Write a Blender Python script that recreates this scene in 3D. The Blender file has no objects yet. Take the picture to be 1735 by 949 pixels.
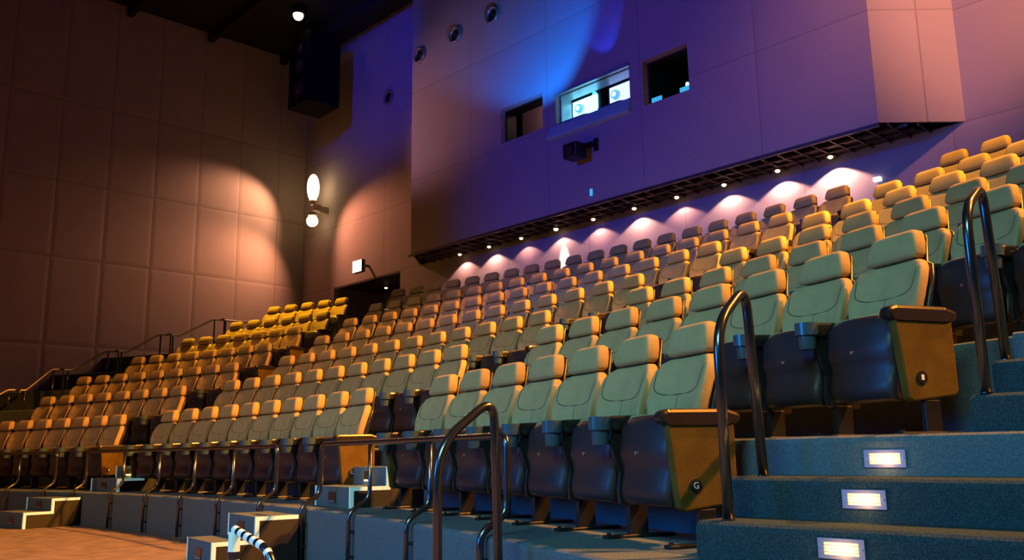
import bpy, bmesh, math, random
from mathutils import Vector, Matrix
random.seed(7)
S = bpy.context.scene
C = S.collection
sin, cos, pi = math.sin, math.cos, math.pi

# ------------------------------------------------------------------ camera
cam_d = bpy.data.cameras.new('camera'); cam = bpy.data.objects.new('camera', cam_d); C.objects.link(cam)
RT = Vector((0.6851450, 0.7282690, -0.0141631)); UP = Vector((0.1487806, -0.1208837, 0.9814538)); FW = Vector((-0.7130503, 0.6745453, 0.1911751))
m = Matrix((RT, UP, -FW)).transposed().to_4x4(); m.translation = Vector((0, 0, 0.86)); cam.matrix_world = m
cam_d.sensor_fit = 'HORIZONTAL'; cam_d.sensor_width = 36.0; cam_d.lens = 36.0 * 1504.5 / 1735.0
cam_d.clip_start = 0.05; cam_d.clip_end = 200
S.camera = cam
# ------------------------------------------------------------------ exposure, world
S.view_settings.view_transform = 'Standard'; S.view_settings.look = 'None'
S.view_settings.exposure = 0.0; S.view_settings.gamma = 1.0; S.view_settings.use_curve_mapping = False
w = bpy.data.worlds.new('world'); S.world = w; w.use_nodes = True
w.node_tree.nodes['Background'].inputs[0].default_value = (0.05, 0.10, 0.5, 1); w.node_tree.nodes['Background'].inputs[1].default_value = 0.006
S.cycles.sample_clamp_indirect = 4.0
S.cycles.max_bounces = 6; S.cycles.diffuse_bounces = 1

# ------------------------------------------------------------------ lights
def aim(o, target):
    d = Vector(target) - o.location
    o.rotation_euler = d.to_track_quat('-Z', 'Y').to_euler()
def spot(loc, target, color, power, size, blend=0.3, r=0.05, name='spot_light'):
    L = bpy.data.lights.new(name, 'SPOT'); L.color = color; L.energy = power; L.spot_size = math.radians(size); L.spot_blend = blend; L.shadow_soft_size = r
    o = bpy.data.objects.new(name, L); o.location = loc; aim(o, target); C.objects.link(o); return o
def area(loc, target, color, power, sx, sy, name='area_light'):
    L = bpy.data.lights.new(name, 'AREA'); L.shape = 'RECTANGLE'; L.size = sx; L.size_y = sy; L.color = color; L.energy = power
    o = bpy.data.objects.new(name, L); o.location = loc; aim(o, target); C.objects.link(o); return o
def point(loc, color, power, r=0.05, name='point_light'):
    L = bpy.data.lights.new(name, 'POINT'); L.color = color; L.energy = power; L.shadow_soft_size = r
    o = bpy.data.objects.new(name, L); o.location = loc; C.objects.link(o); return o
WARM = (1.0, 0.42, 0.10); AMBER = (1.0, 0.50, 0.06); PEACH = (1.0, 0.55, 0.34); BLUE = (0.02, 0.12, 1.0); TEAL = (0.05, 0.50, 1.0)
# added front fills standing in for light from the unseen screen
area((1.0, -7, 8.0), (-3.8, 5, 0.4), (0.36, 1.0, 0.94), 70, 5, 3, 'front_fill_light').data.spread = math.radians(48)
area((-7.5, -7, 3.2), (-2.5, 4, 0.8), (0.01, 0.26, 1.0), 140, 4, 3, 'front_fill_light').data.spread = math.radians(80)
area((-8, -10, 10.5), (-10, 6.5, 1.2), (0.98, 0.76, 0.70), 58, 8, 3, 'front_fill_light').data.spread = math.radians(40)
spot((-14, -5, 11), (-18, 6.5, 2), (1, .40, .16), 420, 36, 0.9, 0.2)  # added warm spot filling the left block, not screen light
# house lights in the ceiling on the right, then an added side light
spot((2.0, 12.1, 12.5), (-10.8, 6.2, 1.8), (1, .36, .045), 26000, 38, 0.35, 0.10)
spot((2.0, 11.6, 12.5), (-4.8, 5.2, 1.2), (1, .36, .045), 15000, 54, 0.5, 0.10)
spot((5.0, 8.6, 9.6), (-6, 4.6, 1.3), (1, .32, .03), 10500, 50, 0.6, 0.06)  # added side light well below the ceiling, rims the seats orange
# wall fixture in the left corner
spot((-22.15, 12.3, 8.65), (-23.6, 11.0, 7.4), (1, .56, .30), 290, 100, 0.7, 0.08)
spot((-22.0, 12.5, 7.3), (-23.5, 10.8, 5.2), (1, .48, .24), 360, 108, 0.9, 0.08)
spot((-21.6, 12.1, 8.0), (-19.3, 13.6, 5.9), (1, .40, .20), 330, 96, 0.8, 0.08)
spot((-22.0, 12.6, 9.0), (-17, 8, 2.5), WARM, 350, 80, 0.6, 0.12)
# ceiling house lights on the two rear corners
spot((-20.5, 9.8, 12.7), (-18.3, 9.9, 3.2), (1, .48, .02), 16000, 34, 0.8, 0.1)
spot((0.3, 7.0, 12.6), (-3.8, 9.8, 3.8), (1, .42, .03), 9000, 30, 0.9, 0.1)
# added blue spots on booth and rear wall, standing in for projector beams
spot((-11.3, 10.9, 7.2), (-12.9, 12.46, 10.9), (0.0, 0.20, 1.0), 520, 84, 0.5, 0.03)
spot((-10.1, 11.9, 7.7), (-10.9, 12.46, 10.5), (0.0, 0.05, 1.0), 110, 48, 0.3, 0.03)
spot((-9.6, 0.0, 6.6), (-9.3, 12.9, 6.4), (0.0, 0.05, 1.0), 2000, 56, 0.7, 0.3)
spot((-15.5, 6.0, 11.5), (-19.2, 13.4, 11.2), (0.0, 0.035, 1.0), 900, 44, 0.9, 0.3)
# warm wash on the right part of the rear wall and left part of the booth
spot((1.5, 10.0, 10.6), (-2.6, 13.2, 8.8), (1.0, .42, .24), 3900, 50, 0.7, 0.3)
spot((-8, -6, 12.0), (-13.2, 11.0, 2.7), (1, .50, .20), 1700, 18, 0.7, 0.3)  # added spot from the front to warm the back row, no fixture
spot((-19.5, 9.0, 8.0), (-16.4, 12.46, 8.8), (1.0, .52, .75), 360, 52, 0.9, 0.3)

# ------------------------------------------------------------------ materials
MAT = {}
def mat(name, color, rough=0.6, metal=0.0, emit=None, estr=0.0, build=None, spec=None):
    if name in MAT: return MAT[name]
    M = bpy.data.materials.new(name); M.use_nodes = True; nt = M.node_tree; b = nt.nodes['Principled BSDF']
    b.inputs['Base Color'].default_value = (*color, 1); b.inputs['Roughness'].default_value = rough; b.inputs['Metallic'].default_value = metal
    if spec is not None: b.inputs['Specular IOR Level'].default_value = spec
    if emit: b.inputs['Emission Color'].default_value = (*emit, 1); b.inputs['Emission Strength'].default_value = estr
    if build: build(nt, b)
    MAT[name] = M; return M
def node(nt, t, **kw):
    n = nt.nodes.new(t)
    for k, v in kw.items(): setattr(n, k, v)
    return n
def bump_noise(scale, strength, c1=None, c2=None, dist=0.01, detail=3, cscale=None):
    def f(nt, b):
        tc = node(nt, 'ShaderNodeTexCoord'); no = node(nt, 'ShaderNodeTexNoise'); no.inputs['Scale'].default_value = scale; no.inputs['Detail'].default_value = detail
        nt.links.new(tc.outputs['Object'], no.inputs['Vector'])
        bp = node(nt, 'ShaderNodeBump'); bp.inputs['Strength'].default_value = strength; bp.inputs['Distance'].default_value = dist
        nt.links.new(no.outputs['Fac'], bp.inputs['Height']); nt.links.new(bp.outputs['Normal'], b.inputs['Normal'])
        if c1:
            n2 = node(nt, 'ShaderNodeTexNoise'); n2.inputs['Scale'].default_value = cscale or scale; nt.links.new(tc.outputs['Object'], n2.inputs['Vector'])
            r = node(nt, 'ShaderNodeValToRGB'); r.color_ramp.elements[0].position = .35; r.color_ramp.elements[1].position = .65
            r.color_ramp.elements[0].color = (*c1, 1); r.color_ramp.elements[1].color = (*c2, 1)
            nt.links.new(n2.outputs['Fac'], r.inputs['Fac']); nt.links.new(r.outputs['Color'], b.inputs['Base Color'])
    return f
def panels(c1, c2, axis, pitch, off, zs, width=0.012, bs=.12, sd=.62):
    """fabric wall panels: vertical seams every `pitch` along axis, horizontal seams at heights zs"""
    def f(nt, b):
        L = nt.links
        g = node(nt, 'ShaderNodeNewGeometry'); s = node(nt, 'ShaderNodeSeparateXYZ'); L.new(g.outputs['Position'], s.inputs[0])
        def mth(op, a, bb=None, cc=None):
            n = node(nt, 'ShaderNodeMath', operation=op)
            for i, v in enumerate((a, bb, cc)):
                if v is None: continue
                if isinstance(v, (int, float)): n.inputs[i].default_value = v
                else: L.new(v, n.inputs[i])
            return n.outputs[0]
        u = mth('ADD', s.outputs[axis], off)
        d = mth('ABSOLUTE', mth('SUBTRACT', mth('FRACT', mth('DIVIDE', u, pitch)), 0.5))
        d = mth('MULTIPLY', d, pitch)            # distance from the seam
        for z in zs: d = mth('MINIMUM', d, mth('ABSOLUTE', mth('SUBTRACT', s.outputs[2], z)))
        mr = node(nt, 'ShaderNodeMapRange'); mr.inputs['From Min'].default_value = 0.004; mr.inputs['From Max'].default_value = width; L.new(d, mr.inputs['Value'])
        pil = node(nt, 'ShaderNodeMapRange', interpolation_type='SMOOTHSTEP'); pil.inputs['From Max'].default_value = 0.10; L.new(d, pil.inputs['Value'])
        no = node(nt, 'ShaderNodeTexNoise'); no.inputs['Scale'].default_value = 220; L.new(g.outputs['Position'], no.inputs['Vector'])
        n3 = node(nt, 'ShaderNodeTexNoise'); n3.inputs['Scale'].default_value = 1.3; L.new(g.outputs['Position'], n3.inputs['Vector'])
        h = mth('ADD', pil.outputs[0], mth('MULTIPLY', no.outputs['Fac'], 0.08)); h = mth('ADD', h, mth('MULTIPLY', n3.outputs['Fac'], .7))
        bp = node(nt, 'ShaderNodeBump'); bp.inputs['Strength'].default_value = bs; bp.inputs['Distance'].default_value = 0.03
        L.new(h, bp.inputs['Height']); L.new(bp.outputs['Normal'], b.inputs['Normal'])
        mx = node(nt, 'ShaderNodeMix', data_type='RGBA'); L.new(mr.outputs[0], mx.inputs['Factor'])
        mx.inputs[6].default_value = (*[c * sd for c in c1], 1)
        m2 = node(nt, 'ShaderNodeMix', data_type='RGBA'); L.new(n3.outputs['Fac'], m2.inputs['Factor']); m2.inputs[6].default_value = (*c1, 1); m2.inputs[7].default_value = (*c2, 1)
        L.new(m2.outputs[2], mx.inputs[7]); L.new(mx.outputs[2], b.inputs['Base Color'])
    return f
WALLC, WALLD = (.50, .38, .40), (.45, .33, .36)
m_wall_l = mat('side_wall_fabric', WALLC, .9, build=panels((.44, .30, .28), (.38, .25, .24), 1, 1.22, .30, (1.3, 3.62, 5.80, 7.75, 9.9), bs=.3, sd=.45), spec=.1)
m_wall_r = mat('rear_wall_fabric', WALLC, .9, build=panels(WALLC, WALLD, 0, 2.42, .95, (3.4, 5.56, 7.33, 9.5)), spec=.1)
m_booth = mat('booth_wall_fabric', WALLC, .9, build=panels(WALLC, WALLD, 0, 2.42, 1.15, (7.35, 9.6)), spec=.1)
m_dark = mat('dark_paint', (.012, .012, .014), .8)
m_soffit = mat('soffit_black', (.035, .022, .018), .6)
m_grid = mat('ceiling_grid_metal', (.10, .06, .05), .45, .5)
m_ceiling = mat('ceiling_black', (.006, .005, .007), .9, build=bump_noise(3, .3))
m_carpet = mat('tier_carpet', (.11, .15, .17), .95, build=bump_noise(160, .6, (.09, .125, .15), (.14, .17, .18), .01, 2, 90), spec=.1)
def step_carpet(nt, b):
    L = nt.links
    tc = node(nt, 'ShaderNodeTexCoord'); mp = node(nt, 'ShaderNodeMapping'); mp.inputs['Rotation'].default_value = (0.5, 0.6, 0.75); L.new(tc.outputs['Object'], mp.inputs[0])
    wv = node(nt, 'ShaderNodeTexWave', wave_type='BANDS', wave_profile='SIN'); wv.inputs['Scale'].default_value = 30; wv.inputs['Distortion'].default_value = 11; wv.inputs['Detail'].default_value = 2; wv.inputs['Detail Scale'].default_value = 6
    L.new(mp.outputs[0], wv.inputs[0])
    no = node(nt, 'ShaderNodeTexNoise'); no.inputs['Scale'].default_value = 240; L.new(tc.outputs['Object'], no.inputs[0])
    ad = node(nt, 'ShaderNodeMath', operation='ADD'); L.new(wv.outputs['Fac'], ad.inputs[0]); L.new(no.outputs['Fac'], ad.inputs[1])
    r = node(nt, 'ShaderNodeValToRGB'); r.color_ramp.elements[0].position = .35; r.color_ramp.elements[1].position = 1.0
    r.color_ramp.elements[0].color = (.022, .045, .06, 1); r.color_ramp.elements[1].color = (.09, .14, .16, 1); r.color_ramp.elements[1].position = 1.0
    dv = node(nt, 'ShaderNodeMath', operation='MULTIPLY'); dv.inputs[1].default_value = .6; L.new(ad.outputs[0], dv.inputs[0]); L.new(dv.outputs[0], r.inputs[0]); L.new(r.outputs[0], b.inputs['Base Color'])
    bp = node(nt, 'ShaderNodeBump'); bp.inputs['Strength'].default_value = .7; bp.inputs['Distance'].default_value = .006; L.new(ad.outputs[0], bp.inputs['Height']); L.new(bp.outputs[0], b.inputs['Normal'])
m_cheek = mat('step_box_side_dark', (.012, .012, .014), .7)  # box sides near black, darker than the carpeted faces
m_steps = mat('step_carpet', (.12, .14, .16), .95, build=step_carpet, spec=.1)
def weave(c1, c2, s=150):
    return bump_noise(s, .35, c1, c2, .004, 3, 9)
m_fabric = mat('tan_seat_fabric', (.40, .28, .12), .8, build=weave((.39, .275, .115), (.44, .315, .14)), spec=.25)
m_piping = mat('tan_piping', (.52, .38, .20), .6)
m_stitch = mat('seam_fabric', (.16, .11, .055), .8)
m_mustard = mat('mustard_panel_fabric', (.10, .06, .009), .9, build=weave((.09, .053, .008), (.115, .068, .011)), spec=.2)
m_shell = mat('seat_shell_plastic', (.032, .020, .024), .42, build=bump_noise(60, .1))
m_black = mat('black_plastic', (.018, .017, .019), .32)
m_arm = mat('armrest_plastic', (.022, .015, .015), .28)
m_cup = mat('cup_holder_plastic', (.045, .08, .11), .25)
m_blackmetal = mat('black_painted_metal', (.02, .02, .024), .35, .3)
m_rail = mat('dark_polished_rail', (.13, .13, .14), .20, .9)
m_rail_lit = mat('rail_lit', (.50, .42, .34), .38, .9)  # lighter copy of the dark rail, wall lamp's light put into its colour
m_bolt = mat('bolt_metal', (.6, .6, .6), .3, .9)
m_white = mat('pale_strip_emissive', (.75, .82, .78), .5, emit=(.25, .70, .72), estr=.28)  # added faint cyan emission makes the pale strips glow
m_badge = mat('badge_white', (.9, .9, .92), .4, emit=(.8, .85, .9), estr=.0)
m_bulb = mat('warm_bulb', (1, .8, .5), .3, emit=(1, .74, .40), estr=3)
m_bulb_hot = mat('hot_bulb', (1, .9, .6), .3, emit=(1, .80, .36), estr=4.5)
m_housing = mat('fixture_housing', (.55, .45, .40), .4)
m_glass = mat('window_glass', (.9, .9, .9), .05)
b_ = m_glass.node_tree.nodes['Principled BSDF']; b_.inputs['Transmission Weight'].default_value = 1.0; b_.inputs['IOR'].default_value = 1.05
m_cyan = mat('projector_port_glow', (1, 1, 1), .3, emit=(.22, .80, 1), estr=4.5)
m_violet = mat('projector_port_glow_violet', (1, 1, 1), .3, emit=(.38, .50, 1), estr=2.4)
m_lens = mat('projector_lens', (.1, .3, .6), .1, emit=(.10, .40, .8), estr=1.2)
m_tag = mat('cyan_label', (.2, .7, .8), .5, emit=(.05, .55, .8), estr=.7)
m_exit = mat('exit_sign_face', (.9, 1, .9), .4, emit=(.85, 1, .86), estr=3.2)
m_exitgreen = mat('exit_sign_green', (.2, .6, .3), .4, emit=(.35, .75, .45), estr=1.6)
m_exitbox = mat('exit_sign_case', (.05, .08, .06), .5)
m_stepglow = mat('step_lamp_glow', (1, .8, .4), .4, emit=(1, .60, .20), estr=5.5)
def lampgrad(nt, b):
    tc = node(nt, 'ShaderNodeTexCoord'); s_ = node(nt, 'ShaderNodeVectorMath', operation='MULTIPLY'); s_.inputs[1].default_value = (13, 0, 26); nt.links.new(tc.outputs['Object'], s_.inputs[0])
    g = node(nt, 'ShaderNodeTexGradient', gradient_type='SPHERICAL'); nt.links.new(s_.outputs[0], g.inputs[0])
    r = node(nt, 'ShaderNodeMath', operation='MULTIPLY_ADD'); r.inputs[1].default_value = 6.0; r.inputs[2].default_value = 1.1; nt.links.new(g.outputs['Fac'], r.inputs[0]); nt.links.new(r.outputs[0], b.inputs['Emission Strength'])
m_lamp = mat('step_lamp_lens', (1, .7, .3), .4, emit=(1, .52, .16), estr=2, build=lampgrad)
m_plate = mat('step_lamp_plate', (.28, .26, .34), .45, .3)
m_darkpane = mat('dark_reflective', (.03, .02, .02), .15)

# ------------------------------------------------------------------ mesh helpers
def mesh(name, bm, mats, parent=None, smooth=False, bevel=0, kind=None, loc=None, flip=True):
    if flip: bmesh.ops.recalc_face_normals(bm, faces=bm.faces)
    me = bpy.data.meshes.new(name); bm.to_mesh(me); bm.free()
    for mm in (mats if isinstance(mats, (list, tuple)) else [mats]): me.materials.append(mm)
    if smooth:
        for p in me.polygons: p.use_smooth = True
    o = bpy.data.objects.new(name, me); C.objects.link(o)
    if parent is not None: o.parent = parent
    if loc is not None: o.location = loc
    if kind: o['kind'] = kind
    return o
def thing(name, label, cat, loc=(0, 0, 0), rz=0.0, group=None):
    o = bpy.data.objects.new(name, None); C.objects.link(o); o.location = loc; o.rotation_euler = (0, 0, rz); o.empty_display_size = .1
    return tag(o, label, cat, group)
def tag(o, label, cat, group=None):
    o['label'] = label; o['category'] = cat
    if group: o['group'] = group
    return o
def box(bm, x0, x1, y0, y1, z0, z1, bev=0.0, mi=0):
    vs = [bm.verts.new((x, y, z)) for z in (z0, z1) for y in (y0, y1) for x in (x0, x1)]
    fs = [bm.faces.new([vs[i] for i in f]) for f in ((0, 2, 3, 1), (4, 5, 7, 6), (0, 1, 5, 4), (2, 6, 7, 3), (0, 4, 6, 2), (1, 3, 7, 5))]
    for f in fs: f.material_index = mi
    if bev:
        es = list({e for f in fs for e in f.edges}); bmesh.ops.bevel(bm, geom=es, offset=bev, segments=2, affect='EDGES', profile=.5)
def prism(bm, pts, z0, z1, mi=0):
    """pts: list of (x,y) -> extruded in z"""
    a = [bm.verts.new((x, y, z0)) for x, y in pts]; b = [bm.verts.new((x, y, z1)) for x, y in pts]; n = len(pts)
    fs = [bm.faces.new(a[::-1]), bm.faces.new(b)] + [bm.faces.new((a[i], a[(i + 1) % n], b[(i + 1) % n], b[i])) for i in range(n)]
    for f in fs: f.material_index = mi
    return fs
def prism_x(bm, pts, x0, x1, mi=0, bev=0):
    """pts: list of (y,z) -> extruded in x"""
    a = [bm.verts.new((x0, y, z)) for y, z in pts]; b = [bm.verts.new((x1, y, z)) for y, z in pts]; n = len(pts)
    fs = [bm.faces.new(a[::-1]), bm.faces.new(b)] + [bm.faces.new((a[i], a[(i + 1) % n], b[(i + 1) % n], b[i])) for i in range(n)]
    for f in fs: f.material_index = mi
    if bev:
        es = list({e for f in fs for e in f.edges}); bmesh.ops.bevel(bm, geom=es, offset=bev, segments=2, affect='EDGES', profile=.5)
def loft(bm, levels, n=24, p=3.2, mi=0):
    """levels: (z, yc, width, thick, curve) superellipse rings; curve pulls the sides forward (-y)"""
    rings = []
    for z, yc, wd, th, cv in levels:
        r = []
        for i in range(n):
            a = 2 * pi * i / n; cx_, sy_ = cos(a), sin(a)
            x = math.copysign(abs(cx_) ** (2 / p), cx_) * wd / 2; y = math.copysign(abs(sy_) ** (2 / p), sy_) * th / 2
            r.append(bm.verts.new((x, yc + y - cv * (abs(x) / (wd / 2 + 1e-6)) ** 2.5, z)))
        rings.append(r)
    for a, b in zip(rings, rings[1:]):
        for i in range(n): bm.faces.new((a[i], a[(i + 1) % n], b[(i + 1) % n], b[i])).material_index = mi
    bm.faces.new(rings[0][::-1]).material_index = mi; bm.faces.new(rings[-1]).material_index = mi
def cyl(bm, p0, p1, r0, r1=None, n=16, mi=0, cap=True):
    r1 = r0 if r1 is None else r1; p0 = Vector(p0); p1 = Vector(p1); d = (p1 - p0).normalized()
    u = d.orthogonal().normalized(); v = d.cross(u)
    A = [bm.verts.new(p0 + (u * cos(2 * pi * i / n) + v * sin(2 * pi * i / n)) * r0) for i in range(n)]
    B = [bm.verts.new(p1 + (u * cos(2 * pi * i / n) + v * sin(2 * pi * i / n)) * r1) for i in range(n)]
    for i in range(n): bm.faces.new((A[i], A[(i + 1) % n], B[(i + 1) % n], B[i])).material_index = mi
    if cap: bm.faces.new(A[::-1]).material_index = mi; bm.faces.new(B).material_index = mi
def fillet(pts, rad, seg=7):
    pts = [Vector(p) for p in pts]; out = [pts[0]]
    for i in range(1, len(pts) - 1):
        a, b, c = pts[i - 1], pts[i], pts[i + 1]
        r = min(rad if not isinstance(rad, (list, tuple)) else rad[i], (a - b).length * .49, (c - b).length * .49)
        s = b + (a - b).normalized() * r; e = b + (c - b).normalized() * r
        for k in range(seg + 1):
            t = k / seg; out.append(s * (1 - t) ** 2 + b * 2 * t * (1 - t) + e * t * t)
    out.append(pts[-1]); return out
def tube(bm, pts, r, n=14, mi=0, mats=None):
    pts = [Vector(p) for p in pts]; rings = []; u = None
    for i, p in enumerate(pts):
        d = ((pts[min(i + 1, len(pts) - 1)] - p).normalized() + (p - pts[max(i - 1, 0)]).normalized()).normalized()
        if u is None: u = d.orthogonal().normalized()
        u = (u - d * u.dot(d)).normalized(); v = d.cross(u)
        rings.append([bm.verts.new(p + (u * cos(2 * pi * k / n) + v * sin(2 * pi * k / n)) * r) for k in range(n)])
    for j, (a, b) in enumerate(zip(rings, rings[1:])):
        for k in range(n): bm.faces.new((a[k], a[(k + 1) % n], b[(k + 1) % n], b[k])).material_index = mats(j) if mats else mi
    bm.faces.new(rings[0][::-1]).material_index = mi; bm.faces.new(rings[-1]).material_index = mi
def sphere(bm, c, r, mi=0, sz=1.0):
    g = bmesh.ops.create_uvsphere(bm, u_segments=16, v_segments=10, radius=r)
    for v in g['verts']: v.co = Vector((v.co.x, v.co.y, v.co.z * sz)) + Vector(c)
    for f in {f for v in g['verts'] for f in v.link_faces}: f.material_index = mi

# ------------------------------------------------------------------ the hall
CX, CY = -10.3401, -17.8512
RR = [23.05, 24.14, 25.39, 26.53, 27.63, 28.77, 29.80]
TIER = [0.425 + .489 * k for k in range(7)]
EDGE = [22.15] + [r - 1.02 for r in RR[1:]]
XL, YB, ZC = -23.35, 13.4, 12.96
def arc(R, a, z=0.0): return Vector((CX + R * sin(a), CY + R * cos(a), z))
bm = bmesh.new(); box(bm, -26, 6, -18, 18, -.2, 0); mesh('floor', bm, mat('hall_carpet', (.2, .15, .14), .95, build=bump_noise(120, .4, (.17, .13, .12), (.25, .19, .17), .01, 2, 5), spec=.1), kind='structure')
for k in range(7):
    bm = bmesh.new(); z0 = 0 if k == 0 else TIER[k - 1]; z1 = TIER[k]; R = EDGE[k]
    x1 = 3.0
    xs = [XL + (x1 - XL) * i / 110 for i in range(111)]
    cut = {1: -2.05, 2: -1.45}.get(k); straight = {1: 3.70, 2: 4.70}.get(k)
    if cut: xs = sorted(xs + [cut, cut + .001])
    front = []
    for x in xs:
        y = CY + math.sqrt(R * R - (x - CX) ** 2)
        if cut and x > cut: y = straight
        front.append((x, y))
    yb = 15.8
    # rounded carpet nose: profile swept along the front, then the slab
    prof = [(0.0, z0), (0.0, z1 - .03), (.008, z1 - .010), (.03, z1)]
    cols = [[bm.verts.new((x, y + dy, z)) for dy, z in prof] + [bm.verts.new((x, yb, z1)), bm.verts.new((x, yb, z0))] for x, y in front]
    for a, b in zip(cols, cols[1:]):
        n = len(a)
        for i in range(n): bm.faces.new((a[i], b[i], b[(i + 1) % n], a[(i + 1) % n]))
    bm.faces.new(cols[0]); bm.faces.new(cols[-1][::-1])
    o = mesh('tier', bm, m_carpet, kind='structure'); o.name = 'trim_%d' % (k + 1)
# rear wall with exit recess and the opening of the booth
bm = bmesh.new(); ZS = 5.56
def wbox(bm, x0, x1, z0, z1, y0=YB, y1=YB + .15, mi=0): box(bm, x0, x1, y0, y1, z0, z1, mi=mi)
wbox(bm, XL - .2, -21.55, 0, ZC); wbox(bm, -21.55, -18.38, ZS - .02, ZC); wbox(bm, -18.38, -17.3, 0, ZC)
wbox(bm, -17.3, -4.5, 0, ZS + .1); wbox(bm, -4.5, 6, 0, ZC)
mesh('wall_rear', bm, m_wall_r, kind='structure')
m_blue = mat('recess_paint', (.20, .14, .26), .85)
bm = bmesh.new()
box(bm, -21.75, -21.55, YB + .15, 16, 0, ZS); box(bm, -18.38, -18.2, YB + .15, 16, 0, ZS); box(bm, -21.75, -18.2, 15.0, 15.2, 0, ZS)
mesh('wall_recess', bm, m_blue, kind='structure')
bm = bmesh.new(); box(bm, -21.75, -18.2, YB + .15, 16, ZS - .02, ZS + .1); box(bm, -21.55, -18.38, YB - .01, YB, ZS - .07, ZS - .02); mesh('trim_8', bm, m_soffit, kind='structure')
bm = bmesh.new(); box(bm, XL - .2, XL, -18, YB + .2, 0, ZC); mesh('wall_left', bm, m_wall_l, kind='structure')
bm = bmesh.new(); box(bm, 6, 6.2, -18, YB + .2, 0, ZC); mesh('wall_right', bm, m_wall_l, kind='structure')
bm = bmesh.new(); box(bm, XL - .2, 6.2, -18.2, -18, 0, ZC); mesh('wall_front', bm, m_dark, kind='structure')
bm = bmesh.new(); box(bm, XL - .2, 6.2, -18, 16.2, ZC, ZC + .2)
for i in range(9): box(bm, XL, 6, -6 + i * 2.3, -5.85 + i * 2.3, ZC - .28, ZC)
mesh('ceiling', bm, m_ceiling, kind='structure')
# projection booth: front wall with three openings, chamfered ends
YF = 12.46; XA, XB = -16.67, -5.28
wins = [(-13.46, -12.17, 7.44, 8.22), (-11.8, -9.87, 7.38, 8.07), (-9.55, -8.54, 7.12, 8.00)]
bm = bmesh.new(); T = .45
xs = [XA]
for a, b, c, d in wins: xs += [a, b]
xs.append(XB)
for i in range(0, len(xs), 2): box(bm, xs[i], xs[i + 1], YF, YF + T, ZS, ZC)
for a, b, c, d in wins: box(bm, a, b, YF, YF + T, ZS, c); box(bm, a, b, YF, YF + T, d, ZC)
prism(bm, [(XA, YF), (XA, YF + T), (-17.5, YB + T), (-17.57, YB)], ZS, ZC)
prism(bm, [(XB, YF), (-4.4, YB), (-4.5, YB + T), (XB, YF + T)], ZS, ZC)
mesh('wall_booth', bm, m_booth, kind='structure')
bm = bmesh.new(); box(bm, -17, -5, 14.9, 15.0, ZS, 9.2); box(bm, -17, -5, YF + T, 15, 9.2, 9.3); box(bm, -17, -5, YF + T, 15, ZS + .4, ZS + .5)
box(bm, -12.05, -11.95, YF + T, 15, ZS + .5, 9.2); box(bm, -9.75, -9.68, YF + T, 15, ZS + .5, 9.2)
mesh('wall_booth_inside', bm, mat('booth_inside_paint', (.10, .08, .08), .8), kind='structure')
bm = bmesh.new(); prism(bm, [(-17.5, YB - .005), (XA + .02, YF + .02), (XB - .02, YF + .02), (-4.47, YB - .005)], ZS, ZS + .08)
mesh('trim_9', bm, m_soffit, kind='structure')
bm = bmesh.new()      # grid hung under the soffit
x = -16.9
while x < -4.8:
    y0 = YF + .03
    if x < XA: y0 = YB - (x + 17.5) * 1.05
    if x > XB: y0 = YF + (x - XB) * 1.06 + .03
    if y0 < YB - .05: box(bm, x, x + .02, y0, YB - .02, ZS - .05, ZS)
    x += .30
for j in range(3): box(bm, -16.85 + .2 * (2 - j) * 0, -5.0 if j else XB, YF + .05 + j * .28, YF + .07 + j * .28, ZS - .05, ZS)
prism(bm, [(XA, YF), (XA, YF + .03), (XB, YF + .03), (XB, YF)], ZS - .055, ZS)
mesh('trim_10', bm, m_grid, kind='structure')

# ------------------------------------------------------------------ steps at the right-hand aisle
def carpet_step(x0, x1, y0, y1, z0, z1, label):
    bm = bmesh.new(); prism_x(bm, [(y0, z0), (y0, z1 - .03), (y0 + .006, z1 - .014), (y0 + .018, z1 - .004), (y0 + .035, z1), (y1, z1), (y1, z0)], x0, x1)
    bmesh.ops.bevel(bm, geom=[e for e in bm.edges if abs(e.verts[0].co.x - x0) < 1e-5 and abs(e.verts[1].co.x - x0) < 1e-5 and max(e.verts[0].co.z, e.verts[1].co.z) > z0 + .01 and e.verts[0].co.z > z0 + .01], offset=.012, segments=2, affect='EDGES')
    o = mesh('aisle_step', bm, m_steps); o['kind'] = 'structure'; o.name = 'trim_%d' % label; return o
carpet_step(-2.22, 3, 3.10, 3.415, TIER[0], .580, 11)
carpet_step(-2.26, 3, 3.40, 3.715, TIER[0], .745, 12)
carpet_step(-1.45, 3, 4.06, 4.38, TIER[1], 1.080, 13)
carpet_step(-1.45, 3, 4.37, 4.72, TIER[1], 1.245, 14)

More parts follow.
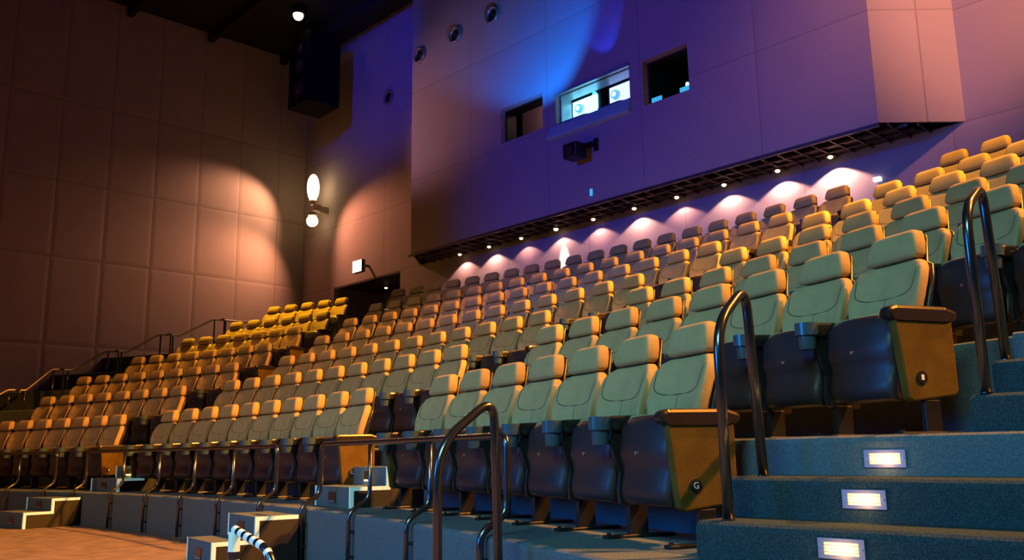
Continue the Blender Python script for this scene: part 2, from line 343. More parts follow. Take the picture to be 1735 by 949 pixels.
def step_lamp(x, y, z, label):
    t = thing('step_light', label, 'light', (x, y, z), 0, 'step lights in the right-hand aisle stairs')
    W, H = .175, .072
    bm = bmesh.new()
    box(bm, -W / 2, W / 2, -.008, 0, -H / 2, -H / 2 + .014); box(bm, -W / 2, W / 2, -.008, 0, H / 2 - .014, H / 2)
    box(bm, -W / 2, -W / 2 + .022, -.008, 0, -H / 2 + .014, H / 2 - .014); box(bm, W / 2 - .022, W / 2, -.008, 0, -H / 2 + .014, H / 2 - .014)
    mesh('frame', bm, m_plate, t)
    bm = bmesh.new(); box(bm, -W / 2 + .022, W / 2 - .022, -.003, -.001, -H / 2 + .014, H / 2 - .014); mesh('lens', bm, m_lamp, t)
    bm = bmesh.new()
    for i in range(3): box(bm, -W / 2 + .022, W / 2 - .022, -.009, -.003, -.0125 + i * .0115, -.0105 + i * .0115)
    mesh('louvre', bm, m_plate, t)
    for s in (-1, 1):
        bm = bmesh.new(); cyl(bm, (s * (W / 2 - .011), -.011, 0), (s * (W / 2 - .011), -.007, 0), .0035, n=10); mesh('screw', bm, m_bolt, t)
    L = point((x, y - .05, z - .01), (1, .55, .15), 0.35, .02, 'step_lamp_light')
step_lamp(-1.675, 3.70, .815, 'glowing louvred step light in the top riser of the aisle stairs')
step_lamp(-1.635, 3.40, .665, 'glowing louvred step light in the middle riser, overexposed at its left')
step_lamp(-1.59, 3.10, .508, 'glowing louvred step light in the lowest riser at the bottom edge')

# ------------------------------------------------------------------ chairs
ORD = ['first', 'second', 'third', 'fourth', 'fifth', 'sixth', 'seventh', 'eighth', 'ninth', 'tenth', 'eleventh', 'twelfth', 'thirteenth', 'fourteenth', 'fifteenth', 'sixteenth', 'seventeenth', 'eighteenth', 'nineteenth', 'twentieth']
def make_chair():
    t = thing('cinema_chair', 'x', 'chair')
    # backrest cushion
    bm = bmesh.new()
    lv = [(.38, -.20, .32, .05, .0), (.40, -.195, .36, .09, .02), (.50, -.17, .40, .105, .03), (.60, -.145, .45, .11, .045), (.70, -.12, .49, .11, .06), (.79, -.09, .495, .105, .06), (.85, -.072, .475, .10, .05), (.888, -.062, .42, .088, .035), (.906, -.057, .35, .065, .02), (.914, -.055, .27, .04, .01)]
    loft(bm, lv, 32, 4.4); mesh('backrest', bm, m_fabric, t, smooth=True)
    # stitched seam line on the backrest: an open U
    bm = bmesh.new()
    U = [(-.205, .87), (-.208, .83)]
    for i in range(41):
        a = pi * (1.0 + i / 40); x = math.copysign(abs(cos(a)) ** .62, cos(a)); z = -abs(sin(a)) ** .62
        U.append((.205 * x, .80 + .085 * z))
    U += [(.208, .83), (.205, .87)]
    def fy(x, z):
        for (z0, y0, w0, t0, c0), (z1, y1, w1, t1, c1) in zip(lv, lv[1:]):
            if z0 <= z <= z1:
                k = (z - z0) / (z1 - z0); yy = y0 + (y1 - y0) * k; ww = w0 + (w1 - w0) * k; tt = t0 + (t1 - t0) * k; cc = c0 + (c1 - c0) * k
                q = min(1, abs(x) / (ww / 2)); return yy - tt / 2 * (1 - q ** 4.4) ** (1 / 4.4) - cc * q ** 2.5
        return 0
    tube(bm, [(x, fy(x, z) + .0005, z) for x, z in U], .0040, 6); tube(bm, [(0, fy(0, .715 - k * .03) + .0005, .715 - k * .03) for k in range(8)], .003, 6); mesh('stitching', bm, m_stitch, t, smooth=True)
    # headrest
    bm = bmesh.new()
    loft(bm, [(.916, -.064, .28, .06, .01), (.922, -.064, .335, .095, .012), (.945, -.060, .355, .115, .014), (1.0, -.048, .340, .115, .012), (1.045, -.038, .315, .105, .01), (1.068, -.032, .290, .088, .008), (1.080, -.03, .235, .05, .004)], 32, 4.6)
    mesh('headrest', bm, m_fabric, t, smooth=True)
    # black shell behind back and headrest
    bm = bmesh.new()
    loft(bm, [(.30, -.165, .34, .03, 0), (.33, -.145, .42, .06, .03), (.50, -.11, .44, .055, .04), (.70, -.06, .51, .055, .06), (.80, -.03, .505, .05, .055), (.875, -.015, .44, .045, .03), (.90, -.012, .34, .04, .012), (1.04, .022, .30, .04, .01), (1.06, .026, .26, .025, .006)], 28, 3.4)
    mesh('back_shell', bm, m_black, t, smooth=True)
    # folded seat: cushion and plastic shell
    bm = bmesh.new()
    loft(bm, [(.20, -.315, .36, .06, 0), (.23, -.315, .40, .085, 0), (.40, -.305, .44, .09, 0), (.56, -.305, .455, .085, 0), (.598, -.315, .44, .075, 0), (.615, -.325, .38, .045, 0)], 24, 3.6)
    seat = mesh('seat', bm, m_fabric, t, smooth=True)
    bm = bmesh.new(); n = 14
    prof = [(-.335, .612), (-.375, .606), (-.395, .585), (-.405, .54), (-.418, .47), (-.428, .42), (-.412, .375), (-.408, .33), (-.425, .27), (-.430, .22), (-.415, .185), (-.36, .170), (-.335, .18)]
    rows = []
    for (y, z) in prof:
        hw = .225 + (.012 if z > .5 else -.02 * max(0, (.40 - z) / .25)); rr = []
        for i in range(n + 1):
            u = -1 + 2 * i / n
            yy = y if y > -.34 else y + .035 * abs(u) ** 2.6
            zz = z - (.028 * abs(u) ** 3 if z > .56 else 0)
            rr.append(bm.verts.new((hw * u, yy, zz)))
        rows.append(rr)
    for a, b in zip(rows, rows[1:]):
        for i in range(n): bm.faces.new((a[i], b[i], b[i + 1], a[i + 1]))
    L_ = [r[0] for r in rows]; Rr = [r[-1] for r in rows]; bm.faces.new(L_); bm.faces.new(Rr[::-1]); bm.faces.new([v for v in rows[0]][::-1] + [v for v in rows[-1]])
    sh = mesh('seat_shell', bm, m_shell, t, smooth=True); 
    bm = bmesh.new(); cyl(bm, (0, -.433, .425), (0, -.426, .425), .009, n=10); mesh('bolt', bm, m_bolt, sh, smooth=False)
    # left armrest and standard
    add_arm(t, -.27)
    return t
def add_arm(t, x, cup=True):
    bm = bmesh.new()
    prism_x(bm, [(-.40, .535), (-.44, .555), (-.45, .595), (-.42, .617), (-.10, .628), (-.05, .615), (-.05, .575), (-.12, .560)], x - .034, x + .034, bev=.014)
    if cup:
        cyl(bm, (x, -.475, .560), (x, -.475, .606), .058, .060, n=20)
    a = mesh('armrest', bm, m_arm, t, smooth=False)
    if cup:
        bm = bmesh.new(); cyl(bm, (x, -.475, .470), (x, -.475, .565), .043, .049, n=28); cyl(bm, (x, -.475, .545), (x, -.475, .612), .0615, .0615, n=28, cap=False); cyl(bm, (x, -.475, .545), (x, -.475, .546), .0615, .047, n=28, cap=False)
        cyl(bm, (x, -.475, .612), (x, -.475, .60), .054, .044, n=20, cap=False)
        mesh('cup_holder', bm, m_cup, a, smooth=False)
    bm = bmesh.new()
    prism_x(bm, [(-.40, .55), (-.425, .47), (-.395, .38), (-.365, .33), (-.385, .24), (-.38, .17), (-.30, .15), (-.16, .15), (-.12, .30), (-.07, .58)], x - .012, x + .012, bev=.004)
    mesh('side_frame', bm, m_black, t)
    bm = bmesh.new(); box(bm, x - .02, x + .02, -.33, -.22, .01, .17, .005); l = mesh('leg', bm, m_blackmetal, t)
    bm = bmesh.new(); box(bm, x - .028, x + .028, -.47, -.06, 0, .018, .006); cyl(bm, (x, -.445, .018), (x, -.445, .028), .012, n=10); mesh('foot', bm, m_blackmetal, l)
ch0 = make_chair()
def letter_mesh(txt, size):
    cu = bpy.data.curves.new('letter', 'FONT'); cu.body = txt; cu.size = size; cu.align_x = 'CENTER'; cu.align_y = 'CENTER'; cu.extrude = .0006
    ob = bpy.data.objects.new('letter', cu); C.objects.link(ob); bpy.context.view_layer.update()
    me = bpy.data.meshes.new_from_object(ob.evaluated_get(bpy.context.evaluated_depsgraph_get())); bpy.data.objects.remove(ob); return me
G_MESH = letter_mesh('G', .042); G_MESH.materials.clear(); G_MESH.materials.append(m_badge)
def end_parts():
    """closed end armrest and fabric side panel; built once at +x, mirrored meshes for -x"""
    objs = []
    bm = bmesh.new()
    prism_x(bm, [(-.44, .550), (-.478, .556), (-.495, .585), (-.480, .615), (-.44, .626), (-.12, .630), (-.05, .612), (-.03, .59), (-.05, .56), (-.12, .552)], .258, .330, bev=.018)
    objs.append(('armrest', bm, m_arm))
    bm = bmesh.new()
    prism_x(bm, [(-.450, .556), (-.405, .175), (-.375, .160), (-.10, .190), (-.075, .21), (-.075, .575)], .275, .322, bev=.010)
    objs.append(('side_panel', bm, m_mustard))
    bm = bmesh.new(); box(bm, .285, .325 - .01, -.30, -.20, .01, .17, .005); objs.append(('leg', bm, m_blackmetal))
    bm = bmesh.new(); box(bm, .272, .328, -.47, -.06, 0, .018, .006); cyl(bm, (.30, -.445, .018), (.30, -.445, .028), .012, n=10); objs.append(('foot', bm, m_blackmetal))
    bm = bmesh.new(); cyl(bm, (.320, -.315, .275), (.330, -.315, .275), .031, n=24); objs.append(('badge', bm, m_black))
    return objs
END = {}
for nm, bm, mm in end_parts():
    bmesh.ops.recalc_face_normals(bm, faces=bm.faces); me = bpy.data.meshes.new(nm); bm.to_mesh(me); bm.free(); me.materials.append(mm); me2 = me.copy(); me2.transform(Matrix.Scale(-1, 4, (1, 0, 0))); me2.flip_normals(); END[nm] = (me, me2)
def add_end(t, side, letter=False):
    i = 0 if side > 0 else 1; made = {}
    for nm in ('armrest', 'side_panel', 'leg', 'foot', 'badge'):
        if nm == 'armrest' and side < 0: continue
        if side < 0 and nm in ('leg', 'foot'): continue
        o = bpy.data.objects.new(nm, END[nm][i]); C.objects.link(o); o.parent = {'foot': made.get('leg'), 'badge': made.get('side_panel')}.get(nm, t); made[nm] = o
        if nm == 'side_panel': o['label'] = 'mustard fabric aisle side panel'
    if letter:
        o = bpy.data.objects.new('letter', G_MESH); C.objects.link(o); o.parent = made['side_panel']; o.location = (.331, -.315, .275); o.rotation_euler = (pi / 2, 0, pi / 2)
    elif side > 0:
        bm = bmesh.new(); box(bm, .330, .3315, -.324, -.306, .262, .288, .0005); mesh('badge_plate', bm, m_badge, made['side_panel'])
def copy_tree(o, parent=None):
    c = o.copy(); C.objects.link(c); c.parent = parent
    for ch in [x for x in base_children[o.name]]: copy_tree(ch, c)
    return c
base_children = {}
def walk(o):
    base_children[o.name] = list(o.children)
    for ch in o.children: walk(ch)
walk(ch0)
ROWN = ['front row', 'second row', 'third row', 'fourth row', 'fifth row', 'sixth row', 'back row']
BLK = ['left block', 'middle block', 'right block']
# (row, block, first angle, last angle, count)
LAY = [(0, 0, -.3118, -.1478, 8), (0, 1, -.0830, .1279, 10), (0, 2, .1988, .3394, 7),
       (1, 0, -.3137, -.1571, 8), (1, 1, -.0951, .1286, 11), (1, 2, .1981, .3547, 8),
       (2, 0, -.3433, -.1732, 9), (2, 1, -.1115, .1225, 12), (2, 2, .1903, .3626, 9),
       (3, 0, -.3370, -.1945, 8), (3, 1, -.1328, .1376, 14), (3, 2, .1990, .3622, 9),
       (4, 0, -.3283, -.2109, 7), (4, 1, -.1516, .1475, 16), (4, 2, .2070, .3634, 9),
       (5, 0, -.3182, -.2243, 6), (5, 1, -.1688, .1560, 18), (5, 2, .2122, .3630, 9),
       (6, 0, -.3126, -.2402, 5), (6, 1, -.1814, .1622, 20), (6, 2, .2200, .3460, 8)]
proto_used = False
for r, b, a0, a1, n in LAY:
    for i in range(n):
        a = a0 + (a1 - a0) * i / (n - 1); p = arc(RR[r], a, TIER[r])
        if not proto_used: c = ch0; proto_used = True
        else: c = copy_tree(ch0)
        c.location = p; c.rotation_euler = (0, 0, -a + random.uniform(-.012, .012))
        lab = 'tan headrest chair with folded seat, ' + ROWN[r] + ' of ' + BLK[b] + ', '
        if i == 0: lab += 'at its left end'; add_end(c, -1)
        elif i == n - 1: lab += 'at its right end'; add_end(c, 1, r == 0)
        else: lab += ORD[i] + ' from the left'
        c['label'] = lab; c['category'] = 'chair'; c['group'] = 'tan chairs in the ' + ROWN[r] + ' of the ' + BLK[b]

# ------------------------------------------------------------------ portable two-step boxes in the two inner aisles
def step_box(R, a, z, h1, h2, label, group, W=.76, D=.34, D2=.36, lamp=False):
    t = thing('step_box', label, 'steps', arc(R, a, z), -a, group)
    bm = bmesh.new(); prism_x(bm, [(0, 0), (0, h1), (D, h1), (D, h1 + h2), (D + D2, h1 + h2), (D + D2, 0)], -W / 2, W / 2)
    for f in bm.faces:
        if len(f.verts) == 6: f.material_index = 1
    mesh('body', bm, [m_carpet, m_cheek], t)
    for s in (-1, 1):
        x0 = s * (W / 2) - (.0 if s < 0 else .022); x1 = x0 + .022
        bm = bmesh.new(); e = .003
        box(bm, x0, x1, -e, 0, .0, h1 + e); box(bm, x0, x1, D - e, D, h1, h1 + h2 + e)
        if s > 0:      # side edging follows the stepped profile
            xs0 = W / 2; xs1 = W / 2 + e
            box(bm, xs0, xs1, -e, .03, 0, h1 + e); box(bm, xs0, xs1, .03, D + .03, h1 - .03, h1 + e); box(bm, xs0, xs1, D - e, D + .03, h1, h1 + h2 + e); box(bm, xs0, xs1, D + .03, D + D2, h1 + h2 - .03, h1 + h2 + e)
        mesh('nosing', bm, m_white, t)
    for k, (y, zc) in enumerate(((0, h1 * .5), (D, h1 + h2 * .5))):
        bm = bmesh.new(); box(bm, -.075, .075, y - .006, y, zc - .05, zc + .04); v = mesh('step_light', bm, m_black, t)
        bm = bmesh.new(); box(bm, -.065, .065, y - .011, y - .006, zc - .045, zc - .032); mesh('light_slot', bm, m_stepglow if (lamp and k == 1) else m_plate, v)
    if lamp: point(arc(R - .02 + D - .05, a, z + h1 + .045), (1, .6, .08), .5, .02, 'step_box_light')
    return t
g1 = 'step boxes in the aisles between the blocks'
step_box(21.42, -.128, 0, .20, .16, 'grey carpeted step box with pale edging on hall floor, far left', g1)
step_box(21.36, .147, 0, .20, .18, 'grey carpeted step box with pale edging behind the striped handrail', g1, W=.70)
step_box(22.42, -.110, TIER[0], .17, .16, 'pale-edged step box with lit yellow lamp, right of left block', g1, lamp=True)
step_box(22.42, .156, TIER[0], .17, .16, 'pale-edged step box with small yellow lamp, behind the long front rail', g1, lamp=True)
for k in range(1, 6):
    aA = (-.165, -.180, -.196, -.211, -.221)[k - 1] + .039; aB = (.163, .157, .168, .177, .184)[k - 1]
    step_box(EDGE[k + 1] - .60, aA, TIER[k], .16, .16, 'carpeted step box in left inner aisle beside the ' + ROWN[k], g1, D=.28, D2=.30)
    step_box(EDGE[k + 1] - .60, aB, TIER[k], .16, .16, 'carpeted step box in right inner aisle beside the ' + ROWN[k], g1, D=.28, D2=.30)

# ------------------------------------------------------------------ front rails with cranked posts
RZ = .955
def front_rail(angs, ends, label):
    RI, RO = 22.27, 22.105
    mid = sum(angs) / len(angs); o0 = arc(RO, mid, 0)
    t = thing('front_rail', label, 'railing', o0, 0, 'black rails along the front tier edge')
    a0, a1 = angs[0], angs[-1]
    def post(a): return [arc(RI, a, RZ), arc(RI, a, TIER[0] + .11), arc(RO, a, TIER[0] + .02), arc(RO, a, .0)]
    pts = [arc(RI, a0 + (a1 - a0) * i / 24, RZ) for i in range(25)]
    inner = [a for a in angs]
    full = pts[:]
    if ends[0]: full = post(a0)[::-1][:-1] + full; inner.remove(a0)
    if ends[1]: full = full + post(a1)[1:]; inner.remove(a1)
    rads = [.07] * len(full)
    n = len(full)
    pp = fillet(full, [.075 if ((ends[0] and i < 4) or (ends[1] and i > n - 5)) else .002 for i in range(n)], 6)
    bm = bmesh.new(); tube(bm, [p - o0 for p in pp], .021, 14); mesh('rail', bm, m_rail, t, smooth=True)
    for a in inner:
        q = post(a); q[0] = arc(RI, a, RZ - .01)
        bm = bmesh.new(); tube(bm, [p - o0 for p in fillet(q, .075, 6)], .017, 14); mesh('post', bm, m_rail, t, smooth=True)
    for a in angs:
        bm = bmesh.new(); q = arc(RO + .017, a, .0) - o0
        for zz in (.12, .30):
            cyl(bm, (arc(RO - .0, a, zz) - o0), (arc(EDGE[0] + .002, a, zz) - o0), .012, n=10)
        mesh('bracket', bm, m_rail, t, smooth=False)
front_rail([-.3050, -.2588, -.2086, -.1604], (0, 1), 'black tubular rail in front of left block, ending at far left steps')
front_rail([-.1206, -.0712, -.0258, .0186, .0650, .1140], (1, 1), 'long black rail with six cranked posts before the middle block')
front_rail([.1604, .2066, .2552, .3054], (1, 1), 'black rail with orange sheen before the right block, nearest camera')

# ------------------------------------------------------------------ bent handrails
def handrail(pts, rad, label, r=.022, flange=(True, True)):
    p0 = Vector(pts[0]); t = thing('handrail', label, 'handrail', p0, 0)
    bm = bmesh.new(); tube(bm, [p - p0 for p in fillet(pts, rad, 10)], r, 18); mesh('rail_tube', bm, m_rail, t, smooth=True)
    for e, f in zip((pts[0], pts[-1]), flange):
        if f:
            bm = bmesh.new(); q = Vector(e) - p0; cyl(bm, q + Vector((0, 0, .001)), q + Vector((0, 0, .007)), r * 1.25, n=20); mesh('base_flange', bm, m_rail, t)
handrail([(-2.10, 3.17, .580), (-2.10, 3.17, 1.38), (-2.135, 3.46, 1.58), (-2.14, 3.52, .745)], [0, .13, .12, 0], 'dark bent handrail beside the chair marked with letter G')
handrail([(-1.39, 4.10, 1.080), (-1.39, 4.10, 1.90), (-1.41, 4.40, 2.07), (-1.41, 4.46, 1.245)], [0, .12, .11, 0], 'dark bent handrail on upper aisle steps near the right edge')
handrail([(-3.30, 2.63, 0), (-3.30, 2.63, .90), (-3.262, 2.95, 1.13), (-3.262, 2.98, 0)], [0, .16, .12, 0], 'tall thick handrail on the hall floor in front of right block rail')
# striped low handrail
t = thing('striped_handrail', 'low handrail wrapped in pale and black stripes, beside front step box', 'handrail', (-4.5, 2.25, 0))
o0 = Vector((-4.5, 2.25, 0))
HP = [Vector((-4.47, 2.22, .40)), Vector((-4.47, 2.22, .49)), Vector((-4.12, 2.24, .405)), Vector((-4.00, 2.26, 0))]
pp = fillet([HP[1], HP[2], HP[3]], [0, .10, 0], 8)
# resample evenly
res = [pp[0]]
for a, b in zip(pp, pp[1:]):
    k = max(1, int((b - a).length / .012))
    for i in range(1, k + 1): res.append(a + (b - a) * i / k)
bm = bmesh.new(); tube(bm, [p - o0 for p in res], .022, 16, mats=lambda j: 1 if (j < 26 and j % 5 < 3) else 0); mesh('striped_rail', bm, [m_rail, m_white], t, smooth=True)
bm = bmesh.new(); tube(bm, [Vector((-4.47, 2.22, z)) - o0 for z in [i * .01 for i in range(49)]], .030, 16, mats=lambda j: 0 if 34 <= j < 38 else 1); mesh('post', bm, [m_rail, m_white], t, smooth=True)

# stepped guard rail along the far left aisle
TR = [z + .95 for z in TIER]
GX = -21.5
GP = [(GX, 4.2, TR[1]), (GX, 4.6, TR[1]), (GX, 5.3, TR[2]), (GX, 5.65, TR[2]), (GX, 6.15, TR[3]), (GX, 6.55, TR[3]), (GX, 7.3, TR[4]), (GX, 7.75, TR[4]), (GX, 8.5, TR[5]), (GX, 9.0, TR[5]), (GX, 9.85, TR[6]), (GX + .1, 11.2, TR[6])]
t = thing('stair_railing', 'long stepped railing climbing beside the far left wall, lamplit on its landings', 'railing', (GX, 4.2, TIER[1])); o0 = Vector((GX, 4.2, TIER[1]))
bm = bmesh.new(); tube(bm, [p - o0 for p in fillet(GP, .05, 4)], .026, 12); mesh('rail', bm, m_rail_lit, t, smooth=True)
def ground(x, y):
    R = math.hypot(x - CX, y - CY); z = 0
    for e, tz in zip(EDGE, TIER):
        if R > e: z = tz
    return z
for i in range(0, 12, 2):
    y0 = GP[i][1]; zt = GP[i][2]
    for dx, dy in ((0, .03), (0, .33), (.28, .16)):
        bm = bmesh.new(); x, y = GX + dx, y0 + dy; zg = ground(x, y)
        q = [(x, y, zg), (x, y, zt)] if dx == 0 else [(x, y, zg), (x, y, zt), (GX, y, zt)]
        tube(bm, [Vector(p) - o0 for p in fillet(q, .07, 5)], .020, 10); mesh('post', bm, m_rail, t, smooth=True)

# ------------------------------------------------------------------ downlights under the booth
DL = [-15.74, -14.70, -13.64, -12.58, -11.53, -10.47, -9.46, -8.43, -7.37, -6.42]
for i, x in enumerate(DL):
    hot = i == 3
    lab = 'round downlight under projection booth, ' + ('brightest one throwing a narrow white beam' if hot else ('leftmost of the row' if i == 0 else ('rightmost of the row, beside the grid' if i == 9 else ORD[i] + ' from the left end')))
    t = thing('downlight', lab, 'light', (x, 13.2, ZS), 0, 'downlights under the projection booth')
    bm = bmesh.new(); cyl(bm, (0, 0, -.07), (0, 0, 0), .075, .075, n=20, cap=False); cyl(bm, (0, 0, -.07), (0, 0, -.055), .075, .05, n=20, cap=False); mesh('can', bm, m_grid, t, smooth=True)
    bm = bmesh.new(); sphere(bm, (0, 0, -.075), .042 if not hot else .05, sz=.7); mesh('bulb', bm, m_bulb_hot if hot else m_bulb, t, smooth=True)
    col = (1, .56, .40)
    pw = [30, 38, 16, 30, 26, 46, 22, 44, 62, 100][i]
    if i % 2 == 0 and not i == 8: col = (1, .52, .40)
    spot((x + (.0), 13.2, ZS - .13), (x + .02, 13.235, ZS - 2), col, pw, 124, .2, .02, 'downlight_spot')
    if hot: spot((x + .02, 13.2, ZS - .13), (x + .04, 13.42, ZS - .75), (1, .9, .72), 200, 34, .9, .02, 'downlight_spot')
t = thing('downlight', 'single downlight in the ceiling of the exit recess', 'light', (-20.35, 14.35, ZS - .02))
bm = bmesh.new(); cyl(bm, (0, 0, -.05), (0, 0, 0), .075, .075, n=20, cap=False); mesh('can', bm, m_grid, t, smooth=True)
bm = bmesh.new(); sphere(bm, (0, 0, -.055), .045, sz=.7); mesh('bulb', bm, m_bulb, t, smooth=True)
spot((-20.0, 14.5, ZS - .15), (-19.4, 14.95, ZS - 2.2), (1, .5, .42), 25, 70, .8, .03, 'recess_spot')

# ------------------------------------------------------------------ exit sign
t = thing('exit_sign', 'small glowing white exit sign above the recessed exit', 'sign', (-19.80, 13.05, 5.84))
bm = bmesh.new(); box(bm, -.22, .22, -.04, .08, -.17, .17, .01); mesh('case', bm, m_exitbox, t)
bm = bmesh.new(); box(bm, -.205, .205, -.046, -.040, -.155, .155); f = mesh('face', bm, m_exit, t)
bm = bmesh.new(); box(bm, -.03, .03, .08, .35, .02, .08); mesh('bracket', bm, m_exitbox, t)
bm = bmesh.new()   # running figure and arrow, pale green
cyl(bm, (.09, -.050, .085), (.09, -.047, .085), .022, n=12)
tube(bm, [(.09, -.049, .06), (.07, -.049, -.01), (.10, -.049, -.05), (.07, -.049, -.11)], .010, 6); tube(bm, [(.07, -.049, -.01), (.035, -.049, -.05), (.0, -.049, -.08)], .010, 6); tube(bm, [(.03, -.049, .02), (.085, -.049, .045), (.13, -.049, .01)], .008, 6)
tube(bm, [(-.15, -.049, -.02), (-.05, -.049, -.02)], .008, 6); tube(bm, [(-.11, -.049, .03), (-.155, -.049, -.02), (-.11, -.049, -.07)], .008, 6)
mesh('pictogram', bm, m_exitgreen, f)

# ------------------------------------------------------------------ wall fixture in the left corner and its twin
def wall_fixture(x, y, sx, label):
    t = thing('wall_light', label, 'light', (x, y, 7.9))
    bm = bmesh.new(); box(bm, -.06, .06, .0, .9, -.10, .10, .01); mesh('arm', bm, m_housing, t)
    bm = bmesh.new(); box(bm, -.02 * sx, .28 * sx, -.10, .12, -.13, .06, .012); mesh('ballast_box', bm, m_housing, t)
    bm = bmesh.new(); cyl(bm, (0, 0, -.10), (0, 0, -.22), .05, .13, n=20, cap=False); mesh('reflector', bm, m_housing, t, smooth=True)
    bm = bmesh.new(); cyl(bm, (0, 0, .10), (0, 0, .22), .05, .11, n=20, cap=False); mesh('reflector', bm, m_housing, t, smooth=True)
    bm = bmesh.new(); sphere(bm, (0, 0, -.38), .17, sz=1.0); mesh('bulb', bm, m_bulb_hot, t, smooth=True)
    bm = bmesh.new(); sphere(bm, (0, 0, .62), .18, sz=2.3); sphere(bm, (0, 0, .27), .10, sz=1.6); mesh('tube_lamp', bm, m_bulb_hot, t, smooth=True)
wall_fixture(-22.0, 12.9, 1, 'blazing double wall light in the far left corner, round lamp below')
# ceiling lamp
t = thing('ceiling_lamp', 'round warm lamp shining from the black ceiling at upper left', 'light', (-20.3, 11.28, ZC - .12))
bm = bmesh.new(); cyl(bm, (0, 0, .12), (0, 0, -.10), .13, .16, n=20, cap=False); mesh('can', bm, m_blackmetal, t, smooth=True)
bm = bmesh.new(); sphere(bm, (0, 0, -.12), .14); mesh('bulb', bm, m_bulb_hot, t, smooth=True)

# ------------------------------------------------------------------ round portholes
def porthole(x, y, z, label):
    t = thing('porthole', label, 'porthole', (x, y, z), 0, 'round portholes high on the rear wall')
    bm = bmesh.new(); n = 28; r0, r1 = .21, .15
    rings = [[bm.verts.new((r * cos(2 * pi * i / n), yy, r * sin(2 * pi * i / n))) for i in range(n)] for r, yy in ((r0, 0), (r0, -.05), (.18, -.07), (r1, -.05), (r1 - .01, -.005))]
    for a, b in zip(rings, rings[1:]):
        for i in range(n): bm.faces.new((a[i], a[(i + 1) % n], b[(i + 1) % n], b[i]))
    mesh('rim', bm, mat('porthole_rim', (.30, .24, .24), .35, .4), t, smooth=True)
    bm = bmesh.new(); cyl(bm, (0, -.002, 0), (0, -.012, 0), r1, n=28); mesh('pane', bm, m_darkpane, t)
    bm = bmesh.new(); cyl(bm, (.03, -.012, -.02), (.03, -.04, -.02), .05, .035, n=16); mesh('nozzle', bm, m_grid, t)
porthole(-16.35, YF, 10.52, 'round porthole nearest the left edge of the booth wall')
porthole(-14.98, YF, 10.55, 'second round porthole from the booth wall edge, in blue light')
porthole(-13.67, YF, 10.55, 'third round porthole, highest and rightmost, in blue light')
porthole(-18.98, YB, 10.50, 'round porthole on the rear wall left of the booth')

# ------------------------------------------------------------------ booth windows
for i, (a, b, c, d) in enumerate(wins):
    bm = bmesh.new(); cxw = (a + b) / 2
    box(bm, a, b, YF + .14, YF + T, c, c + .03); box(bm, a, b, YF + .14, YF + T, d - .03, d); box(bm, a, a + .03, YF + .14, YF + T, c + .03, d - .03); box(bm, b - .03, b, YF + .14, YF + T, c + .03, d - .03)
    if i == 1: box(bm, a - .02, b + .02, YF - .03, YF + .05, d - .05, d + .0)
    fr = mesh('window', bm, m_soffit if i != 1 else mat('window_metal', (.35, .40, .45), .4, .3), kind='structure'); fr.name = 'window_%d' % (i + 1)
    bm = bmesh.new(); box(bm, a + .03, b - .03, YF + .16, YF + .166, c + .03, d - .03); mesh('pane', bm, m_glass, fr)
# sloping sill under the wide window
bm = bmesh.new(); prism_x(bm, [(YF - .10, 7.10), (YF, 7.08), (YF, 7.38), (YF - .01, 7.38), (YF - .10, 7.13)], -11.98, -9.85)
o = mesh('window_sill', bm, mat('sill_paint', (.55, .72, .66), .5)); tag(o, 'pale sloping sill under the wide projection window', 'sill')
# left window: clear pane with lamps and a mauve panel built behind it; projector units in the wide window
def projector(x, glow, label, wd=.52, tilt=.0):
    t = thing('projector', label, 'projector', (x, YF + .52, 7.58), 0, 'digital projectors behind the wide window')
    bm = bmesh.new(); box(bm, -wd / 2 - .08, wd / 2 + .08, .02, 1.3, -.9, .52, .02); mesh('body', bm, m_dark, t)
    bm = bmesh.new(); prism(bm, [(-wd / 2, -.02), (wd / 2, -.02), (wd / 2, .018), (-wd / 2, .018)], .04, .42); f = mesh('lit_port', bm, glow, t)
    bm = bmesh.new(); cyl(bm, (-wd * .20, -.09, .23), (-wd * .20, -.02, .23), .085, .105, n=24); l = mesh('lens', bm, m_lens, t, smooth=False)
    bm = bmesh.new(); cyl(bm, (-wd * .20, -.10, .23), (-wd * .20, -.09, .23), .055, n=24); mesh('lens_glass', bm, glow, l)
    bm = bmesh.new(); prism_x(bm, [(-.40, -.10), (-.02, .03), (-.02, -.03), (-.40, -.14)], -wd / 2, wd / 2 * .9); mesh('shelf', bm, m_plate, t)
    for s in (-1, 1):
        bm = bmesh.new(); box(bm, s * (wd / 2 - .10) - .03, s * (wd / 2 - .10) + .03, .2, .26, -1.5, -.9); mesh('leg', bm, m_blackmetal, t)
projector(-11.45, m_cyan, 'left projector glowing cyan white in the wide window', .66)
projector(-10.50, m_violet, 'right projector glowing violet white in the wide window', .56)
point((-11.0, YF + .30, 7.9), (.02, .25, 1), .8, .05, 'projector_light'); point((-9.98, YF + .30, 7.9), (.02, .10, 1), .5, .05, 'projector_light')
bm = bmesh.new(); box(bm, -13.9, -12.06, 13.55, 13.62, ZS + .5, 9.2); mesh('wall_reflection_panel', bm, mat('mauve_reflection', (.45, .32, .36), .8), kind='structure')  # panel colour stands in for the lit wall mirrored in the left pane
for x, z, r, lab in ((-12.62, 7.86, .035, 'smaller warm lamp behind the left booth window'), (-12.28, 7.80, .05, 'larger warm lamp behind the left booth window')):
    t = thing('booth_lamp', lab, 'light', (x, 13.2, z), 0, 'lamps behind the left booth window')
    bm = bmesh.new(); sphere(bm, (0, 0, 0), r); mesh('bulb', bm, m_bulb, t, smooth=True)
    bm = bmesh.new(); box(bm, -.01, .01, .0, .349, -.01, .01); mesh('arm', bm, m_blackmetal, t)
point((-12.7, 13.15, 8.3), (1, .62, .62), 5, .05, 'booth_room_light')
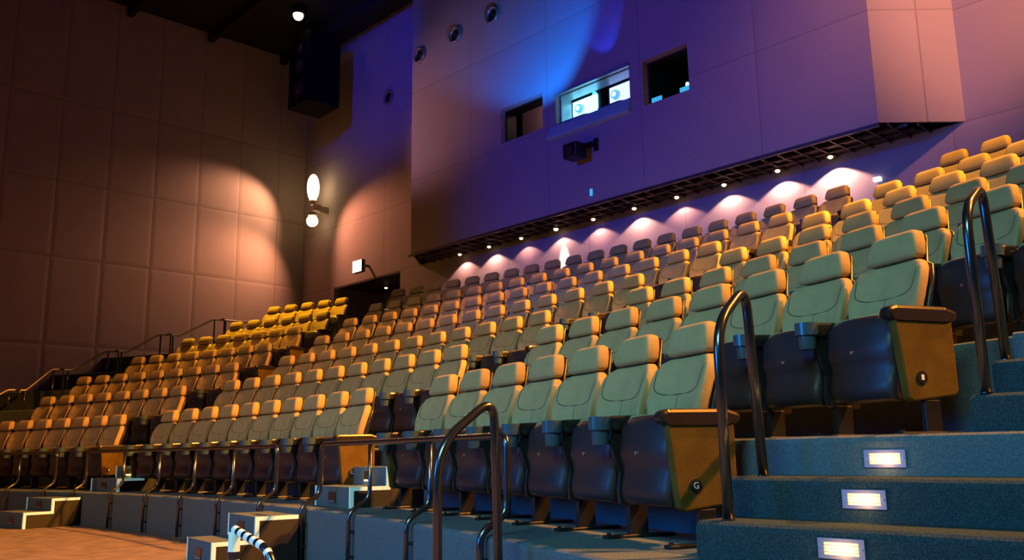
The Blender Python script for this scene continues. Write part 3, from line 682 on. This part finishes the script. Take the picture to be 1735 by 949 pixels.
# small lit lamp and equipment in the dark right window
t = thing('booth_lamp', 'tiny bright lamp seen through the dark right window', 'light', (-8.92, YF + .5, 7.48)); 
bm = bmesh.new(); sphere(bm, (0, 0, 0), .035, sz=1.4); mesh('bulb', bm, m_cyan, t, smooth=True)
bm = bmesh.new(); box(bm, -.02, .02, -.02, .02, -1.35, -.04); box(bm, -.12, .12, -.12, .12, -1.42, -1.35); mesh('stand', bm, m_blackmetal, t)
for x, lab in ((-9.28, 'cyan strip on the sill of the dark right window, left one'), (-8.65, 'cyan strip on the sill of the dark right window, right one')):
    bm = bmesh.new(); box(bm, x - .11, x + .11, YF + .02, YF + .05, 7.12, 7.22, .004); tag(mesh('sill_strip', bm, m_tag), lab, 'strip', 'cyan strips on the dark window sill')

# ------------------------------------------------------------------ loudspeakers
t = thing('wall_speaker', 'small black speaker on a bracket under the projection windows', 'speaker', (-11.0, YF, 6.56))
bm = bmesh.new(); box(bm, -.20, .16, -.48, -.16, -.16, .14, .03); c = mesh('cabinet', bm, m_black, t)
bm = bmesh.new(); cyl(bm, (-.03, -.488, -.02), (-.03, -.478, -.02), .09, n=20); mesh('driver', bm, m_grid, c)
bm = bmesh.new(); box(bm, .10, .26, -.17, 0, .10, .16); box(bm, .20, .32, -.03, 0, .0, .26, .01); mesh('bracket', bm, m_black, t)
bm = bmesh.new(); box(bm, -.035, .035, -.012, 0, -.07, .07, .004); o = mesh('wall_tag', bm, m_tag, loc=(-10.91, YF, 5.77)); tag(o, 'tiny cyan tag low on the booth wall', 'tag')
t = thing('loudspeaker', 'tall dark loudspeaker hanging below the ceiling in the left corner', 'speaker', (-20.75, 12.1, 11.35), .0)
bm = bmesh.new(); box(bm, -.55, .55, -.5, .5, -1.0, 1.1, .04); c = mesh('cabinet', bm, mat('speaker_cabinet', (.005, .004, .005), .8, spec=.1), t)
for zz, rr in ((.62, .20), (.12, .24), (-.55, .26)):
    bm = bmesh.new(); cyl(bm, (.05, -.52, zz), (.05, -.495, zz), rr, rr, n=28); d_ = mesh('driver', bm, m_black, c)
    bm = bmesh.new(); cyl(bm, (.05, -.56, zz), (.05, -.52, zz), rr * .35, rr * .6, n=20); mesh('cone', bm, m_grid, d_)
for x in (-.4, .4):
    bm = bmesh.new(); box(bm, x - .02, x + .02, -.02, .02, 1.1, ZC - 11.35 - .01); mesh('hanger', bm, m_blackmetal, t)
# small lamp box at the rear wall behind the right block
t = thing('wall_lamp', 'small white lamp box low on rear wall, above a right block headrest', 'light', (-5.75, YB, 4.95))
bm = bmesh.new(); box(bm, -.07, .05, -.08, 0, .0, .07, .01); mesh('case', bm, mat('white_case', (.85, .85, .9), .5, emit=(.9, .92, 1), estr=1.0), t)
